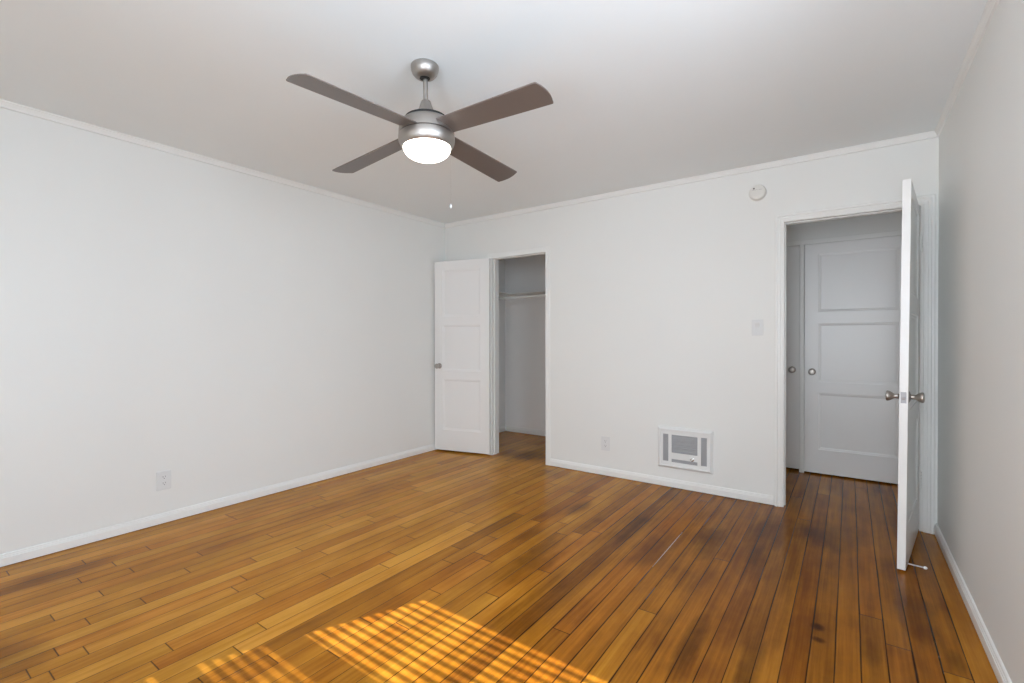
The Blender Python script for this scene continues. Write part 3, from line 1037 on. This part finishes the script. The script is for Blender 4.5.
# ------------------------------------------------------------------ outlets, switch, detector
def outlet(loc, rz, label, w=0.084, h=0.124):
    e = empty('wall_outlet', loc, rz)
    tag(e, label, 'outlet', 'electrical outlets on the walls')
    bm = bmesh.new()
    bx(bm, -w/2, w/2, -0.006, 0.0, 0, h)
    obj('cover_plate', bm, M_PLAST, e, bevel=0.003, seg=3)
    for zc in (h/2+0.0205, h/2-0.0205):
        bm = bmesh.new()
        pts = []
        for i in range(28):
            a_ = 2*math.pi*i/28
            pts.append((max(-0.0172, min(0.0172, 0.0185*math.cos(a_))), 0.0148*math.sin(a_)))
        f0 = [bm.verts.new((x, -0.0055, zc+z_)) for x, z_ in pts]
        f1 = [bm.verts.new((x, -0.0072, zc+z_)) for x, z_ in pts]
        bm.faces.new(f1)
        for i in range(28):
            bm.faces.new((f0[i], f0[(i+1) % 28], f1[(i+1) % 28], f1[i]))
        rc = obj('receptacle', bm, M_PLAST, e)
        bm = bmesh.new()
        bx(bm, -0.0078, -0.0055, -0.00745, -0.007, zc-0.001, zc+0.0085)
        bx(bm, 0.0055, 0.0078, -0.00745, -0.007, zc+0.0005, zc+0.0085)
        lathe(bm, [(0.0027, -0.007), (0.0027, -0.00745)], 14, 'Y', (0, 0, zc-0.0075))
        obj('slots', bm, M_SLOT, rc)
    bm = bmesh.new()
    lathe(bm, [(0.0030, -0.0055), (0.0030, -0.0066), (0.0005, -0.0070)], 14, 'Y', (0, 0, h/2))
    obj('screw', bm, M_PLAST, e, smooth=40)
    return e


outlet((0.0, 1.4285, 0.222), math.radians(90), 'white duplex outlet low on the left wall')
outlet((1.9405, D, 0.223), 0, 'white duplex outlet low on the back wall left of the heater')

e = empty('light_switch', (3.152, D, 1.240))
tag(e, 'white rocker light switch beside the entry door frame', 'switch')
w, h = 0.078, 0.118
bm = bmesh.new()
bx(bm, -w/2, w/2, -0.006, 0, 0, h)
obj('cover_plate', bm, M_PLAST, e, bevel=0.003, seg=3)
bm = bmesh.new()
for (xa, xb, za, zb) in ((-0.0195, -0.017, 0.024, 0.094), (0.017, 0.0195, 0.024, 0.094), (-0.017, 0.017, 0.024, 0.0265), (-0.017, 0.017, 0.0915, 0.094)):
    bx(bm, xa, xb, -0.0085, -0.0055, za, zb)
obj('rocker_frame', bm, M_PLAST, e, bevel=0.0006)
bm = bmesh.new()
vs = [bm.verts.new(p) for p in ((-0.0165, -0.0062, 0.0270), (0.0165, -0.0062, 0.0270), (0.0165, -0.0070, 0.059), (-0.0165, -0.0070, 0.059), (0.0165, -0.0135, 0.091), (-0.0165, -0.0135, 0.091),
                                (-0.0165, -0.005, 0.0270), (0.0165, -0.005, 0.0270), (0.0165, -0.005, 0.091), (-0.0165, -0.005, 0.091))]
for f in ((0, 1, 2, 3), (3, 2, 4, 5), (0, 6, 7, 1), (5, 4, 8, 9), (1, 7, 8, 4, 2), (0, 3, 5, 9, 6)):
    bm.faces.new([vs[i] for i in f])
obj('rocker', bm, M_PLAST, e)

e = empty('smoke_detector', (3.153, D, 2.294))
tag(e, 'round off-white smoke detector high on the back wall', 'smoke detector')
bm = bmesh.new()
lathe(bm, [(0.0585, 0.0), (0.0585, -0.010), (0.0560, -0.012), (0.0560, -0.014)], 56, 'Y')
obj('base_ring', bm, M_IVORY, e, smooth=35)
bm = bmesh.new()
lathe(bm, [(0.0545, -0.012), (0.0560, -0.0145), (0.0555, -0.026), (0.0520, -0.033), (0.0440, -0.037), (0.0300, -0.0385), (0.0005, -0.039)], 56, 'Y')
obj('cover', bm, M_IVORY, e, smooth=35)
bm = bmesh.new()
for k in range(-3, 4):
    bx(bm, -0.034+abs(k)*0.002, 0.034-abs(k)*0.002, -0.0395, -0.0370, 0.0145+k*0.0012-0.0003, 0.0145+k*0.0012+0.0003) if k == 0 else None
obj('seam_line', bm, M_SLOT, e)
bm = bmesh.new()
lathe(bm, [(0.0062, -0.036), (0.0062, -0.0390), (0.0005, -0.0395)], 20, 'Y', (-0.021, 0, 0.0265))
obj('sensor_vent', bm, M_SLOT, e, smooth=40)

# ------------------------------------------------------------------ closet fittings
bm = bmesh.new()
pts = [(0.0, 4.45), (0.275, 4.45), (0.275, 5.0), (1.9, 5.0), (1.9, YB), (0.0, YB)]
lo = [bm.verts.new((x, y, 1.772)) for x, y in pts]
hi = [bm.verts.new((x, y, 1.791)) for x, y in pts]
bm.faces.new(hi)
bm.faces.new(lo[::-1])
for k in range(6):
    bm.faces.new((lo[k], lo[(k+1) % 6], hi[(k+1) % 6], hi[k]))
sh = obj('closet_shelf', bm, M_TRIM, bevel=0.0015)
tag(sh, 'white shelf running round the closet walls above the hanging rod', 'shelf')
rod = empty('closet_rod', (0.0, 4.72, 1.697))
tag(rod, 'white clothes rod spanning the closet below the ledge', 'clothes rod')
bm = bmesh.new()
tube(bm, (0.002, 0, 0), (1.898, 0, 0), 0.0125, 20)
obj('pole', bm, M_TRIM, rod, smooth=40)
for x, s in ((0.0, 1), (1.9, -1)):
    bm = bmesh.new()
    lathe(bm, [(0.026, 0.0), (0.026, 0.004*s), (0.018, 0.006*s), (0.0165, 0.018*s), (0.014, 0.018*s)], 24, 'X', (x, 0, 0))
    obj('rod_socket', bm, M_TRIM, rod, smooth=40)
